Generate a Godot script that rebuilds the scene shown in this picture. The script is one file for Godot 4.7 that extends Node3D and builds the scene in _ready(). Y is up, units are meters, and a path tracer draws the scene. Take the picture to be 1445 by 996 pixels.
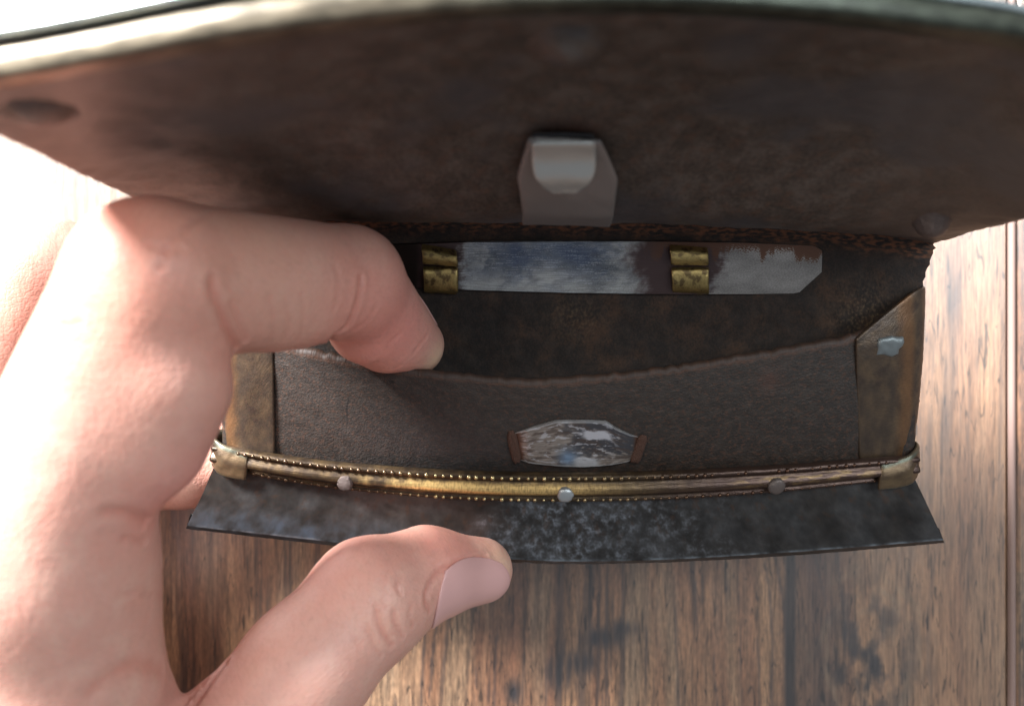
extends Node3D

# The camera looks straight down on a wooden floor; units are metres.
const F := 1251.0
const CX := 722.5
const CY := 498.0
const H := 0.168        # camera height above the floor
const CELL := 0.00055    # cell of the grid the hand is meshed on

var N1 := FastNoiseLite.new()
var N2 := FastNoiseLite.new()
var N3 := FastNoiseLite.new()
var NC := FastNoiseLite.new()
var NL := FastNoiseLite.new()
var M := {}


func _ready() -> void:
	# ---------- camera
	var cam := Camera3D.new()
	cam.name = "camera"
	add_child(cam)
	cam.position = Vector3(0, H, 0)
	cam.rotation = Vector3(-PI / 2, 0, 0)
	var ca := CameraAttributesPhysical.new()
	ca.frustum_focal_length = 30.14
	ca.frustum_focus_distance = 0.139
	ca.frustum_near = 0.01
	ca.frustum_far = 20.0
	ca.exposure_aperture = 16.0
	cam.attributes = ca
	cam.fov = rad_to_deg(2.0 * atan(498.0 / F))
	cam.near = 0.01
	cam.far = 20.0
	# ---------- room light: dim surroundings and the window
	var env := Environment.new()
	env.background_mode = Environment.BG_COLOR
	env.background_color = Color(0.545, 0.565, 0.595)
	env.tonemap_mode = Environment.TONE_MAPPER_LINEAR
	env.tonemap_exposure = 1.0
	env.sdfgi_enabled = true
	env.ssao_enabled = true
	env.ssil_enabled = true
	var we := WorldEnvironment.new()
	we.name = "surroundings"
	we.environment = env
	add_child(we)
	area("window_light", Vector3(-0.95, 0.74, -0.92), Vector3(-0.02, 0.05, 0), Vector2(0.34, 0.42), 18.5, Color(0.985, 0.99, 1.0))
	area("left_glare_light", Vector3(-0.74, 1.02, -0.22), Vector3(-0.06, 0.02, -0.02), Vector2(0.34, 0.36), 0.62, Color(1.0, 0.98, 0.95))  # extra lamp, added for the glare on the floor at left
	area("side_window_light", Vector3(0.62, 1.0, -0.36), Vector3(0.06, 0.02, 0), Vector2(0.55, 0.75), 1.1, Color(0.93, 0.97, 1.0))
	setup_noise()
	setup_materials()
	build_floor()
	build_pouch()
	build_hand()


func area(called: String, at: Vector3, to: Vector3, size: Vector2, energy: float, c: Color) -> void:
	var l := AreaLight3D.new()
	l.name = called
	add_child(l)
	l.look_at_from_position(at, to, Vector3.UP)
	l.area_size = size
	l.light_energy = energy
	l.light_color = c
	l.area_range = 6.0
	l.area_attenuation = 2.0
	l.shadow_enabled = true


# ---------------------------------------------------------------- helpers
func P(u: float, v: float, d: float) -> Vector3:
	return Vector3((u - CX) * d / F, H - d, (v - CY) * d / F)


func row(list: Array) -> Array:      # [[u, v, depth], ...] to points
	var r := []
	for a in list:
		r.append(P(a[0], a[1], a[2]))
	return r


func setup_noise() -> void:
	N1.seed = 11; N1.frequency = 1.0; N1.noise_type = FastNoiseLite.TYPE_SIMPLEX_SMOOTH; N1.fractal_octaves = 4
	N2.seed = 23; N2.frequency = 1.0; N2.noise_type = FastNoiseLite.TYPE_SIMPLEX; N2.fractal_octaves = 2
	N3.seed = 37; N3.frequency = 1.0; N3.noise_type = FastNoiseLite.TYPE_VALUE_CUBIC; N3.fractal_octaves = 3
	NC.seed = 5; NC.frequency = 1.0; NC.noise_type = FastNoiseLite.TYPE_CELLULAR; NC.fractal_type = FastNoiseLite.FRACTAL_NONE
	NL.seed = 9; NL.frequency = 1.0; NL.noise_type = FastNoiseLite.TYPE_CELLULAR; NL.fractal_type = FastNoiseLite.FRACTAL_NONE
	NL.cellular_return_type = FastNoiseLite.RETURN_DISTANCE2_SUB
	NC.cellular_return_type = FastNoiseLite.RETURN_DISTANCE


func sm(a: float, b: float, x: float) -> float:
	return smoothstep(a, b, x)


func paint(w: int, h: int, f: Callable) -> ImageTexture:       # f(x in 0..1, y in 0..1) -> Color (sRGB)
	var im := Image.create_empty(w, h, false, Image.FORMAT_RGBA8)
	for j in h:
		var y := (j + 0.5) / h
		for i in w:
			var c: Color = f.call((i + 0.5) / w, y)
			c.a = 1.0
			im.set_pixel(i, j, c)
	return ImageTexture.create_from_image(im)


func mat(called: String, c: Color, rough: float, metal := 0.0) -> StandardMaterial3D:
	var m := StandardMaterial3D.new()
	m.resource_name = called
	m.albedo_color = c
	m.roughness = rough
	m.metallic = metal
	M[called] = m
	return m


# a picture whose alpha carries the shine: 1 bright and smooth bare metal, 0 dull
func painted(called: String, t: Texture2D, rough: float, metal: float) -> StandardMaterial3D:
	var m := mat(called, Color.WHITE, rough, metal)
	m.albedo_texture = t
	return m


func bump(m: StandardMaterial3D, t: Texture2D, cm: float, tri := 0.0) -> void:
	m.heightmap_enabled = true
	m.heightmap_texture = t
	m.heightmap_scale = cm
	if tri > 0:
		m.uv1_triplanar = true
		m.uv1_scale = Vector3(tri, tri, tri)


func cat(a: Array, x: float) -> Vector3:       # Catmull-Rom through a, x in 0..1
	var n := a.size() - 1
	var s := clampf(x, 0, 1) * n
	var i := mini(int(s), n - 1)
	var t := s - i
	var p1: Vector3 = a[i]
	var p2: Vector3 = a[i + 1]
	var p0: Vector3 = a[i - 1] if i > 0 else p1 * 2.0 - p2
	var p3: Vector3 = a[i + 2] if i + 2 <= n else p2 * 2.0 - p1
	return p1.cubic_interpolate(p2, p0, p3, t)


func lin(a: Array, x: float) -> Vector3:
	var n := a.size() - 1
	var s := clampf(x, 0, 1) * n
	var i := mini(int(s), n - 1)
	var p1: Vector3 = a[i]
	return p1.lerp(a[i + 1], s - i)


func by_length(a: Array, n: int, smooth := true) -> Array:      # n + 1 points evenly spaced along the curve
	var fine := []
	var total := 0.0
	var at := [0.0]
	for k in 401:
		var p := cat(a, k / 400.0) if smooth else lin(a, k / 400.0)
		if k > 0:
			total += p.distance_to(fine[k - 1])
			at.append(total)
		fine.append(p)
	var r := []
	var j := 0
	for k in n + 1:
		var want := total * k / n
		while j < 399 and at[j + 1] < want:
			j += 1
		var q: Vector3 = fine[j]
		r.append(q.lerp(fine[j + 1], clampf((want - at[j]) / maxf(at[j + 1] - at[j], 1e-9), 0, 1)))
	return r


func tri(st: SurfaceTool, a: Array, b: Array, c: Array) -> void:    # counter-clockwise seen from outside; each is [point, uv]
	for q in [a, c, b]:
		st.set_uv(q[1])
		st.set_uv2(q[1])
		st.add_vertex(q[0])


func quad(st: SurfaceTool, a: Array, b: Array, c: Array, d: Array) -> void:
	tri(st, a, b, c)
	tri(st, a, c, d)


# A sheet of some thickness lofted through rows of points. towards: the side that its front faces.
func loft(rows: Array, nu: int, nv: int, thick: float, towards: Vector3, opt := {}) -> ArrayMesh:
	var smooth_u: bool = opt.get("su", true)
	var smooth_v: bool = opt.get("sv", true)
	var lump: float = opt.get("lump", 0.0)
	var freq: float = opt.get("freq", 300.0)
	var rounded: bool = opt.get("round", true)
	var jag: float = opt.get("jag", 0.0)
	var lines := []
	for r in rows:
		lines.append(by_length(r, nu, smooth_u) if opt.get("even", true) else range(nu + 1).map(func(k): return cat(r, float(k) / nu) if smooth_u else lin(r, float(k) / nu)))
	var g := []
	for j in nv + 1:
		g.append([])
	for i in nu + 1:
		var col := []
		for l in lines:
			col.append(l[i])
		for j in nv + 1:
			g[j].append(cat(col, float(j) / nv) if smooth_v else lin(col, float(j) / nv))
	var nn := []
	var total := Vector3.ZERO
	for j in nv + 1:
		var r := []
		for i in nu + 1:
			var du: Vector3 = g[j][mini(i + 1, nu)] - g[j][maxi(i - 1, 0)]
			var dv: Vector3 = g[mini(j + 1, nv)][i] - g[maxi(j - 1, 0)][i]
			var n := du.cross(dv).normalized()
			r.append(n)
			total += n
		nn.append(r)
	var flip := total.dot(towards) < 0
	var fr := []
	var bk := []
	for j in nv + 1:
		var a := []
		var b := []
		for i in nu + 1:
			var n: Vector3 = -nn[j][i] if flip else nn[j][i]
			nn[j][i] = n
			var p: Vector3 = g[j][i]
			if lump > 0:
				p += n * lump * (N1.get_noise_3dv(p * freq) + 0.5 * N2.get_noise_3dv(p * freq * 3.1))
			if jag > 0 and (i == 0 or i == nu or j == 0 or j == nv):
				p += (g[clampi(j, 1, nv - 1)][clampi(i, 1, nu - 1)] - g[j][i]).normalized() * jag * N2.get_noise_3dv(p * 900.0)
			var uv := Vector2(float(i) / nu, float(j) / nv)
			a.append([p, uv])
			b.append([p - n * thick, uv])
		fr.append(a)
		bk.append(b)
	var st := SurfaceTool.new()
	st.begin(Mesh.PRIMITIVE_TRIANGLES)
	st.set_smooth_group(1)
	for j in nv:
		for i in nu:
			if flip:
				quad(st, fr[j][i], fr[j + 1][i], fr[j + 1][i + 1], fr[j][i + 1])
				quad(st, bk[j][i], bk[j][i + 1], bk[j + 1][i + 1], bk[j + 1][i])
			else:
				quad(st, fr[j][i], fr[j][i + 1], fr[j + 1][i + 1], fr[j + 1][i])
				quad(st, bk[j][i], bk[j + 1][i], bk[j + 1][i + 1], bk[j][i + 1])
	# the rim, walked once round
	var loop := []
	for i in nu:
		loop.append([0, i])
	for j in nv:
		loop.append([j, nu])
	for i in nu:
		loop.append([nv, nu - i])
	for j in nv:
		loop.append([nv - j, 0])
	st.set_smooth_group(1 if rounded else 2)
	var strips := []
	for q in loop:
		var j: int = q[0]
		var i: int = q[1]
		var n: Vector3 = nn[j][i]
		var p: Vector3 = fr[j][i][0]
		var inner: Vector3 = g[clampi(j, 1, nv - 1)][clampi(i, 1, nu - 1)]
		var e: Vector3 = g[j][i] - inner
		e = (e - n * e.dot(n)).normalized()
		var uv: Vector2 = fr[j][i][1]
		var s := []
		var steps := 5 if rounded else 1
		for k in steps + 1:
			if k == 0:
				s.append(fr[j][i])
			elif k == steps:
				s.append(bk[j][i])
			else:
				var t := PI * k / steps
				s.append([p + e * thick * 0.5 * sin(t) - n * thick * 0.5 * (1.0 - cos(t)), uv])
		strips.append(s)
	for k in strips.size():
		var a: Array = strips[k]
		var b: Array = strips[(k + 1) % strips.size()]
		for m in a.size() - 1:
			if flip:
				quad(st, a[m], b[m], b[m + 1], a[m + 1])
			else:
				quad(st, a[m], a[m + 1], b[m + 1], b[m])
	st.generate_normals()
	st.index()
	return st.commit()


# a surface of revolution: profile [[radius, height], ...] about the direction up, standing at p
func lathe(p: Vector3, up: Vector3, profile: Array, sides := 20, wob := 0.0) -> ArrayMesh:
	var st := SurfaceTool.new()
	st.begin(Mesh.PRIMITIVE_TRIANGLES)
	st.set_smooth_group(1)
	add_lathe(st, p, up, profile, sides, wob)
	st.generate_normals()
	st.index()
	return st.commit()


func add_lathe(st: SurfaceTool, p: Vector3, up: Vector3, profile: Array, sides := 20, wob := 0.0, uv := Vector2(-1, -1)) -> void:
	var y := up.normalized()
	var x := y.cross(Vector3(0.31, 0.2, 0.93)).normalized()
	var z := x.cross(y)
	for k in profile.size() - 1:
		for i in sides:
			var c := []
			for q in [[k, i], [k, i + 1], [k + 1, i + 1], [k + 1, i]]:
				var a: float = TAU * (q[1] % sides) / sides
				var r: float = profile[q[0]][0]
				r *= 1.0 + wob * N2.get_noise_2d(cos(a) * 2.0 + p.x * 999.0, sin(a) * 2.0)
				c.append([p + (x * cos(a) + z * sin(a)) * r + y * profile[q[0]][1], uv if uv.x >= 0 else Vector2(float(q[1]) / sides, float(q[0]) / (profile.size() - 1))])
			if profile[k + 1][0] > 1e-7:
				tri(st, c[0], c[2], c[1])
				tri(st, c[0], c[3], c[2])
			else:
				tri(st, c[0], c[3], c[1])


func part(called: String, mesh: Mesh, m: Material, parent: Node3D, label := "") -> MeshInstance3D:
	var o := MeshInstance3D.new()
	o.name = called
	o.mesh = mesh
	o.material_override = m
	parent.add_child(o, true)
	# children keep world coordinates while the thing stands at its own base
	var base := Vector3.ZERO
	var q: Node = parent
	while q is Node3D and q != self:
		base += q.position
		q = q.get_parent()
	o.position = -base
	if label:
		o.set_meta("label", label)
	return o


# ---------------------------------------------------------------- materials
func setup_materials() -> void:
	# leather grain, used as relief
	var grain := paint(256, 256, func(x: float, y: float):
		var a := x * TAU
		var b := y * TAU
		var h := NC.get_noise_3d(cos(a) * 14.0 + 40.0, sin(a) * 14.0 + 0.35 * cos(b) * 40.0, sin(b) * 14.0)
		var n := N1.get_noise_3d(cos(a) * 5.0, sin(a) * 5.0 + cos(b) * 5.0, sin(b) * 5.0)
		var f := N2.get_noise_3d(cos(a) * 30.0, sin(a) * 30.0 + cos(b) * 30.0, sin(b) * 30.0)
		var v := 0.5 + 0.3 * n + 0.22 * f + 0.12 * h
		return Color(v, v, v))
	# the grain side of the leather: dark brown, rubbed grey, with rusty flecks
	var hide := func(x: float, y: float, sx: float, sy: float, base: Color, rub: Color, rust: Color, amount: float, rusty: float):
		var n := N1.get_noise_2d(x * sx * 5.0, y * sy * 5.0)
		var f := N1.get_noise_2d(x * sx * 34.0 + 50.0, y * sy * 34.0)
		var s := N2.get_noise_2d(x * sx * 120.0, y * sy * 120.0 + 9.0)
		var c := base * (1.0 + 0.25 * n + 0.25 * f + 0.22 * s)
		c = c.lerp(rub, clampf(amount * (sm(0.0, 0.5, n + 0.4 * f) + 0.5 * sm(0.25, 0.6, s)), 0, 1))
		var r := N1.get_noise_2d(x * sx * 12.0 - 31.0, y * sy * 12.0 + 77.0)
		return c.lerp(rust, clampf(rusty * sm(0.05, 0.55, r + 0.16 * s), 0, 1))
	var front := paint(1024, 256, func(x: float, y: float):
		var c: Color = hide.call(x, y, 10.0, 2.2, Color(0.163, 0.129, 0.106), Color(0.205, 0.175, 0.153), Color(0.29, 0.185, 0.13), 0.45, 0.75)
		var blue := exp(-pow((x - 0.34) / 0.16, 2) - pow((y - 0.75) / 0.35, 2))
		c = c.lerp(Color(0.225, 0.235, 0.255), clampf(blue * (0.35 + 0.5 * N2.get_noise_2d(x * 900.0, y * 190.0)), 0, 1))
		var sc := N2.get_noise_2d(x * 60.0 + y * 24.0, y * 7.0)
		c = c.lerp(Color(0.30, 0.25, 0.22), 0.35 * sm(0.62, 0.8, sc))
		c = c.lerp(Color(0.32, 0.19, 0.14), 0.5 * exp(-pow((x - 0.74) / 0.014, 2) - pow((y - 0.25) / 0.12, 2)))
		var cut := absf(x - 0.201 - 0.004 * sin(y * 9.0))
		c = c.lerp(Color(0.09, 0.07, 0.06), sm(0.0013, 0.0006, cut) * sm(0.36, 0.4, y) * sm(0.6, 0.55, y))
		c = c.lerp(Color(0.07, 0.05, 0.04), sm(0.0045, 0.003, Vector2(x - 0.268, (y - 0.13) * 0.22).length()))
		c = c.lerp(Color(0.30, 0.19, 0.13), sm(0.05, 0.0, y + 0.03 * N1.get_noise_2d(x * 90.0, 5.0)) * 0.8)
		return c * 0.93)
	var m := painted("front_leather", front, 0.62, 0.0)
	m.metallic_specular = 0.45
	var g2 := paint(1024, 256, func(x: float, y: float):
		var f := N1.get_noise_2d(x * 420.0 + 3.0, y * 92.0)
		var h := NC.get_noise_2d(x * 300.0, y * 66.0)
		var w := N2.get_noise_2d(x * 150.0, y * 33.0)
		var v := 0.55 + 0.28 * f + 0.16 * h + 0.12 * w
		return Color(v, v, v))
	bump(m, g2, 0.014)
	var inside := paint(832, 260, func(x: float, y: float):
		var c: Color = hide.call(x, y, 9.0, 2.8, Color(0.140, 0.108, 0.09), Color(0.20, 0.165, 0.14), Color(0.24, 0.165, 0.12), 0.5, 0.5)
		var soft := N1.get_noise_2d(x * 14.0 + 3.0, y * 5.0) + 0.35 * N2.get_noise_2d(x * 210.0, y * 60.0)
		c = c.lerp(Color(0.30, 0.205, 0.14), sm(-0.05, 0.75, soft) * 0.65)
		c = c.lerp(Color(0.085, 0.07, 0.065), sm(0.1, 0.7, -soft) * 0.5)
		var top := sm(0.20, 0.10, y + 0.05 * N1.get_noise_2d(x * 40.0, 3.0))
		c = c.lerp(Color(0.52, 0.31, 0.19), top * sm(-0.35, 0.35, N1.get_noise_2d(x * 60.0, y * 30.0)) * 0.75)
		var patch := exp(-pow((x - 0.93) / 0.05, 2) - pow((y - 0.45) / 0.13, 2)) + 0.7 * exp(-pow((x - 0.51) / 0.04, 2) - pow((y - 0.5) / 0.1, 2))
		c = c.lerp(Color(0.44, 0.36, 0.25), clampf(patch * sm(-0.1, 0.5, N1.get_noise_2d(x * 160.0, y * 50.0)), 0, 1) * 0.7)
		return c)
	m = painted("inside_leather", inside, 0.85, 0.0)
	bump(m, paint(768, 192, func(x: float, y: float):
		var f := N1.get_noise_2d(x * 330.0 + 8.0, y * 92.0)
		var h := N1.get_noise_2d(x * 40.0, y * 12.0)
		var v := 0.5 + 0.22 * f + 0.34 * h
		return Color(v, v, v)), 0.018)
	var flap := paint(512, 256, func(x: float, y: float):
		var c: Color = hide.call(x, y, 4.0, 2.2, Color(0.285, 0.242, 0.212), Color(0.36, 0.322, 0.295), Color(0.34, 0.235, 0.18), 0.5, 0.5)
		var n := N1.get_noise_2d(x * 4.0, y * 2.6 + 60.0)
		c = c.lerp(Color(0.265, 0.255, 0.262), sm(-0.1, 0.35, n) * 0.75)
		c = c.lerp(Color(0.36, 0.33, 0.305), sm(0.32, 0.08, x) * sm(0.3, 0.7, y + 0.3 * n) * 0.8)
		c = c.lerp(Color(0.37, 0.295, 0.25), sm(0.75, 0.98, x) * 0.6)
		return c.lerp(Color(0.30, 0.19, 0.15), 0.6 * exp(-pow((x - 0.5) / 0.03, 2) - pow((y - 0.55) / 0.03, 2))))
	m = painted("flap_leather", flap, 0.5, 0.0)
	bump(m, grain, 0.012)
	mat("slot_dark", Color(0.15, 0.145, 0.155), 0.8)  # dark of the hollow behind the tongue, put into the colour
	m = mat("rust_leather", Color(0.25, 0.15, 0.10), 0.85)
	bump(m, grain, 0.03, 120.0)
	# brass of the edge covers: brown patina, gold where rubbed
	var side := paint(160, 320, func(x: float, y: float):
		var n := N1.get_noise_2d(x * 5.0, y * 6.0)
		var f := N1.get_noise_2d(x * 11.0, y * 6.0 + 5.0)
		var c := Color(0.30, 0.25, 0.21).lerp(Color(0.40, 0.325, 0.25), clampf(0.45 + 0.9 * n + 0.25 * f, 0, 1))
		c = c.lerp(Color(0.27, 0.22, 0.19), 0.8 * sm(0.12, 0.5, N1.get_noise_2d(x * 3.0 + 20.0, y * 4.0)))
		c = c.lerp(Color(0.56, 0.38, 0.23), sm(0.34, 0.48, x + 0.03 * f) * sm(0.62, 0.52, x) * 0.6)
		return c * (0.86 + 0.08 * N2.get_noise_2d(x * 10.0, y * 160.0)))
	m = painted("edge_brass", side, 0.42, 0.5)
	bump(m, grain, 0.005)
	# the beaded strip: brown at both ends, the shine of the middle painted in gold
	var strip := paint(1024, 96, func(x: float, y: float):
		var n := N1.get_noise_2d(x * 40.0, y * 3.0)
		var f := N1.get_noise_2d(x * 260.0, y * 8.0 + 4.0)
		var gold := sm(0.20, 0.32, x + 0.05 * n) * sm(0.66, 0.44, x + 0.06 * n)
		var c := Color(0.21, 0.165, 0.125).lerp(Color(0.33, 0.265, 0.18), clampf(0.4 + n + 0.4 * f, 0, 1))
		c = c.lerp(Color(0.26, 0.19, 0.165), sm(0.55, 0.75, x) * 0.8)
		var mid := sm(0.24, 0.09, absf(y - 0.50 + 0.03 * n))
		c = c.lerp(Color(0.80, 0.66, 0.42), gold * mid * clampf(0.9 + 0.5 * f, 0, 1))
		c = c.lerp(Color(0.46, 0.37, 0.23), sm(0.70, 0.78, x) * sm(0.97, 0.90, x) * mid * sm(-0.1, 0.3, N1.get_noise_2d(x * 30.0, y * 9.0)) * 0.8)
		return c)
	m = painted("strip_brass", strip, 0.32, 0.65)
	bump(m, grain, 0.006)
	var beads := paint(512, 16, func(x: float, _y: float):
		var n := N2.get_noise_2d(x * 330.0, 7.0)
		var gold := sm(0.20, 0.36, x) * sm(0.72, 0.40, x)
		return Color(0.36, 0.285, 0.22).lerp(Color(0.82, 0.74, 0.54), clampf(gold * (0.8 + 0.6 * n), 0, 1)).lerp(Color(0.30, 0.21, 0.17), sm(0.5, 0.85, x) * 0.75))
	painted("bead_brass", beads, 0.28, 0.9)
	m = mat("clip_brass", Color(0.80, 0.66, 0.36), 0.34, 0.9)
	var tarn := paint(128, 128, func(x: float, y: float):
		var n := N1.get_noise_2d(x * 2.2, y * 2.2)
		var f := N1.get_noise_2d(x * 9.0, y * 9.0)
		return Color(0.72, 0.64, 0.44).lerp(Color(0.34, 0.28, 0.22), clampf(sm(0.0, 0.4, n + 0.3 * f), 0, 1) * 0.7) * (1.0 + 0.15 * f))
	m.albedo_texture = tarn
	m.albedo_color = Color(1.0, 0.98, 0.93)
	bump(m, grain, 0.008)
	m = mat("cap_brass", Color(0.86, 0.85, 0.83), 0.4, 0.65)
	m.albedo_texture = paint(96, 64, func(x: float, y: float):
		var n := N1.get_noise_2d(x * 3.0, y * 2.0)
		return Color(0.50, 0.42, 0.32).lerp(Color(0.33, 0.27, 0.22), clampf(0.35 + 0.8 * n, 0, 1)).lerp(Color(0.38, 0.42, 0.39), sm(0.22, 0.02, y + 0.1 * n) * 0.8))
	bump(m, grain, 0.003)
	# the steel of the blade, pitted, with a bright reflection painted in mid-blade
	var pits := func(x: float, y: float): return N1.get_noise_2d(x * 62.0, y * 10.0) + 0.30 * N2.get_noise_2d(x * 170.0, y * 27.0)
	var steel := paint(1100, 104, func(x: float, y: float):
		var p: float = pits.call(x, y)
		var n := N1.get_noise_2d(x * 14.0, y * 2.0)
		var b := N1.get_noise_2d(x * 28.0 + 60.0, y * 3.0)
		var c := Color(0.19, 0.175, 0.163).lerp(Color(0.25, 0.243, 0.24), clampf(0.5 + n, 0, 1))
		c = c * (1.0 + 0.10 * p + 0.30 * b)
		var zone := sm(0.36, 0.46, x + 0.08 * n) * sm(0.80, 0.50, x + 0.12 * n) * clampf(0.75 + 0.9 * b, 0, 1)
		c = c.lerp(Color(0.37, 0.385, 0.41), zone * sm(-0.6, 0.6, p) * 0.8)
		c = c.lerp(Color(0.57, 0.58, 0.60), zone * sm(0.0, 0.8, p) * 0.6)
		c = c.lerp(Color(0.29, 0.325, 0.37), sm(0.44, 0.15, x) * sm(0.35, 0.62, y) * clampf(0.5 + 0.9 * b, 0, 1))  # bluish sheen of the left part, painted in
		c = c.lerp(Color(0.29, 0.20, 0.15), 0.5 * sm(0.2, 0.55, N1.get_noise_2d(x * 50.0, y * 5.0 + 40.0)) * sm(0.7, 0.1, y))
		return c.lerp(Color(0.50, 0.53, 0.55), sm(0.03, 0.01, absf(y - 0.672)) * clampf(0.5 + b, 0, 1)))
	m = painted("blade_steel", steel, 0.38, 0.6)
	var pit_relief := paint(1100, 104, func(x: float, y: float):
		var p: float = pits.call(x, y)
		var zone := 0.35 + sm(0.33, 0.44, x) * sm(0.80, 0.55, x)
		var v := 0.5 + 0.4 * p * zone
		return Color(v, v, v))
	bump(m, pit_relief, 0.006)
	# the silvered bar on the back panel, bluish reflections painted in
	var bar := paint(1152, 160, func(x: float, y: float):
		var brush := N1.get_noise_2d(x * 14.0, y * 36.0)
		var n := N1.get_noise_2d(x * 7.0, y * 1.5)
		var q := N2.get_noise_2d(x * 34.0 + 5.0, y * 5.0)
		var fine := N2.get_noise_2d(x * 160.0, y * 26.0)
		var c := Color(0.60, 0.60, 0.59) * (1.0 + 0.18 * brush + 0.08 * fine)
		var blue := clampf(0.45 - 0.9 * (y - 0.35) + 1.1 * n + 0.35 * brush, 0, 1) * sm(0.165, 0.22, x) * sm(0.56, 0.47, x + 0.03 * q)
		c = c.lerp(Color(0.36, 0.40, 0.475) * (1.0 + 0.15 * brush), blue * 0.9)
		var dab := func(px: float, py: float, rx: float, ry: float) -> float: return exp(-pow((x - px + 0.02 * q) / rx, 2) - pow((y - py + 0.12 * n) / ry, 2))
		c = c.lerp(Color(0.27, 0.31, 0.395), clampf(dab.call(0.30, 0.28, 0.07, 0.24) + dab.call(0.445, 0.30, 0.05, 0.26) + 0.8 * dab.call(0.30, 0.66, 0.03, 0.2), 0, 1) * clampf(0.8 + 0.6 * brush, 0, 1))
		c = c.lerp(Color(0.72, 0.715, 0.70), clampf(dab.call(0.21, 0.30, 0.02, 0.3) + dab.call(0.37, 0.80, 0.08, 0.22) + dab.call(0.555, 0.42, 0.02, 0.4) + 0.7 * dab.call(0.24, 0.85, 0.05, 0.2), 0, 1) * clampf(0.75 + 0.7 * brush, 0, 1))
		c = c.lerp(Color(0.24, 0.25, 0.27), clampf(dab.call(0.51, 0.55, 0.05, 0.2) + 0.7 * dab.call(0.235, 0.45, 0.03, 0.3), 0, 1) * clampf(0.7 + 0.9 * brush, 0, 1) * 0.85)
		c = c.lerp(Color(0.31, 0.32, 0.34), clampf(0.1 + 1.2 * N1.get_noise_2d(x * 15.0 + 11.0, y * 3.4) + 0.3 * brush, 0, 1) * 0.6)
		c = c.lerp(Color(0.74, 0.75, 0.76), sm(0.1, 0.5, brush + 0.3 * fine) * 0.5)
		var e := 0.02 * N1.get_noise_2d(x * 40.0, y * 5.0 + 30.0) + 0.012 * brush
		var purple := maxf(sm(0.185, 0.15, x + e), sm(0.555, 0.61, x + e + 0.03 * sin(y * 5.0)) * sm(0.80, 0.755, x + e))
		c = c.lerp(Color(0.265, 0.20, 0.195), purple * 0.95)
		c = c.lerp(Color(0.54, 0.525, 0.51) * (1.0 + 0.12 * fine + 0.2 * n), sm(0.75, 0.80, x + e))
		c = c.lerp(Color(0.36, 0.235, 0.17), sm(0.16, 0.06, y - 0.22 * sm(-0.1, 0.4, N1.get_noise_2d(x * 16.0, 2.0)) + 0.1 * fine) * sm(0.57, 0.64, x) * 0.9)
		return c.lerp(Color(0.15, 0.12, 0.105), sm(0.078, 0.06, x)))
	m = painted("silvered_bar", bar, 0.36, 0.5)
	bump(m, grain, 0.003)
	var worn := paint(640, 224, func(x: float, y: float):
		var brush := N1.get_noise_2d(x * 7.0, y * 22.0)
		var n := N1.get_noise_2d(x * 5.0, y * 3.0)
		var q := N1.get_noise_2d(x * 9.0 + 40.0, y * 8.0)
		var c := Color(0.52, 0.475, 0.44) * (1.0 + 0.25 * brush)
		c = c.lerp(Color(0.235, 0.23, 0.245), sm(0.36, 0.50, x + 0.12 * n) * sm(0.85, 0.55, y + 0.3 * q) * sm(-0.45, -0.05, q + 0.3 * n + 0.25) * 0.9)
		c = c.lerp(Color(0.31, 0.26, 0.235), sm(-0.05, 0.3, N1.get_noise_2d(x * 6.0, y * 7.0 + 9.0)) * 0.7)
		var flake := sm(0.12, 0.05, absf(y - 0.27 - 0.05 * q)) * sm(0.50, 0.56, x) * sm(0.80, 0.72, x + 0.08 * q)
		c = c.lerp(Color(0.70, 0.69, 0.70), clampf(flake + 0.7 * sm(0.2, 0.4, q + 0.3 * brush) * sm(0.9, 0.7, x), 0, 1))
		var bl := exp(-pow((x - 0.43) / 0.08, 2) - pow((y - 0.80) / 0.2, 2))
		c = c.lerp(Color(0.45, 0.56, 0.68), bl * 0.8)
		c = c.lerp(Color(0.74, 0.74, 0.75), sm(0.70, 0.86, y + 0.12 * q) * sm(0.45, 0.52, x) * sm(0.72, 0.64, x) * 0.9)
		c = c.lerp(Color(0.31, 0.20, 0.15), sm(0.10, 0.04, x) + sm(0.92, 0.97, x))
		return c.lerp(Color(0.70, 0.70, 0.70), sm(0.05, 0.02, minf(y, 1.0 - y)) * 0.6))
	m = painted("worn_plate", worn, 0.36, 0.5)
	bump(m, grain, 0.004)
	m = mat("catch_steel", Color(0.50, 0.475, 0.46), 0.40, 0.45)
	m = mat("tongue_steel", Color(0.68, 0.68, 0.66), 0.34, 0.5)
	m = mat("rivet_silver", Color(0.66, 0.67, 0.67), 0.36, 0.75)
	bump(m, grain, 0.003)
	mat("rivet_grey", Color(0.43, 0.45, 0.45), 0.45, 0.5)
	m = mat("rivet_dark", Color(0.40, 0.36, 0.34), 0.45, 0.6)
	bump(m, grain, 0.006)
	m = mat("rivet_copper", Color(0.40, 0.35, 0.33), 0.42, 0.5)
	bump(m, grain, 0.03)
	m = mat("rim_brass", Color(0.45, 0.41, 0.345), 0.4, 0.6)
	m.albedo_texture = paint(512, 32, func(x: float, y: float): return Color(1, 1, 1).lerp(Color(0.62, 0.72, 0.74), sm(0.35, 0.55, x)) * (0.85 + 0.3 * N1.get_noise_2d(x * 30.0, y * 3.0)))
	m = mat("rim_silver", Color(0.76, 0.80, 0.80), 0.35, 0.85)
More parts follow.
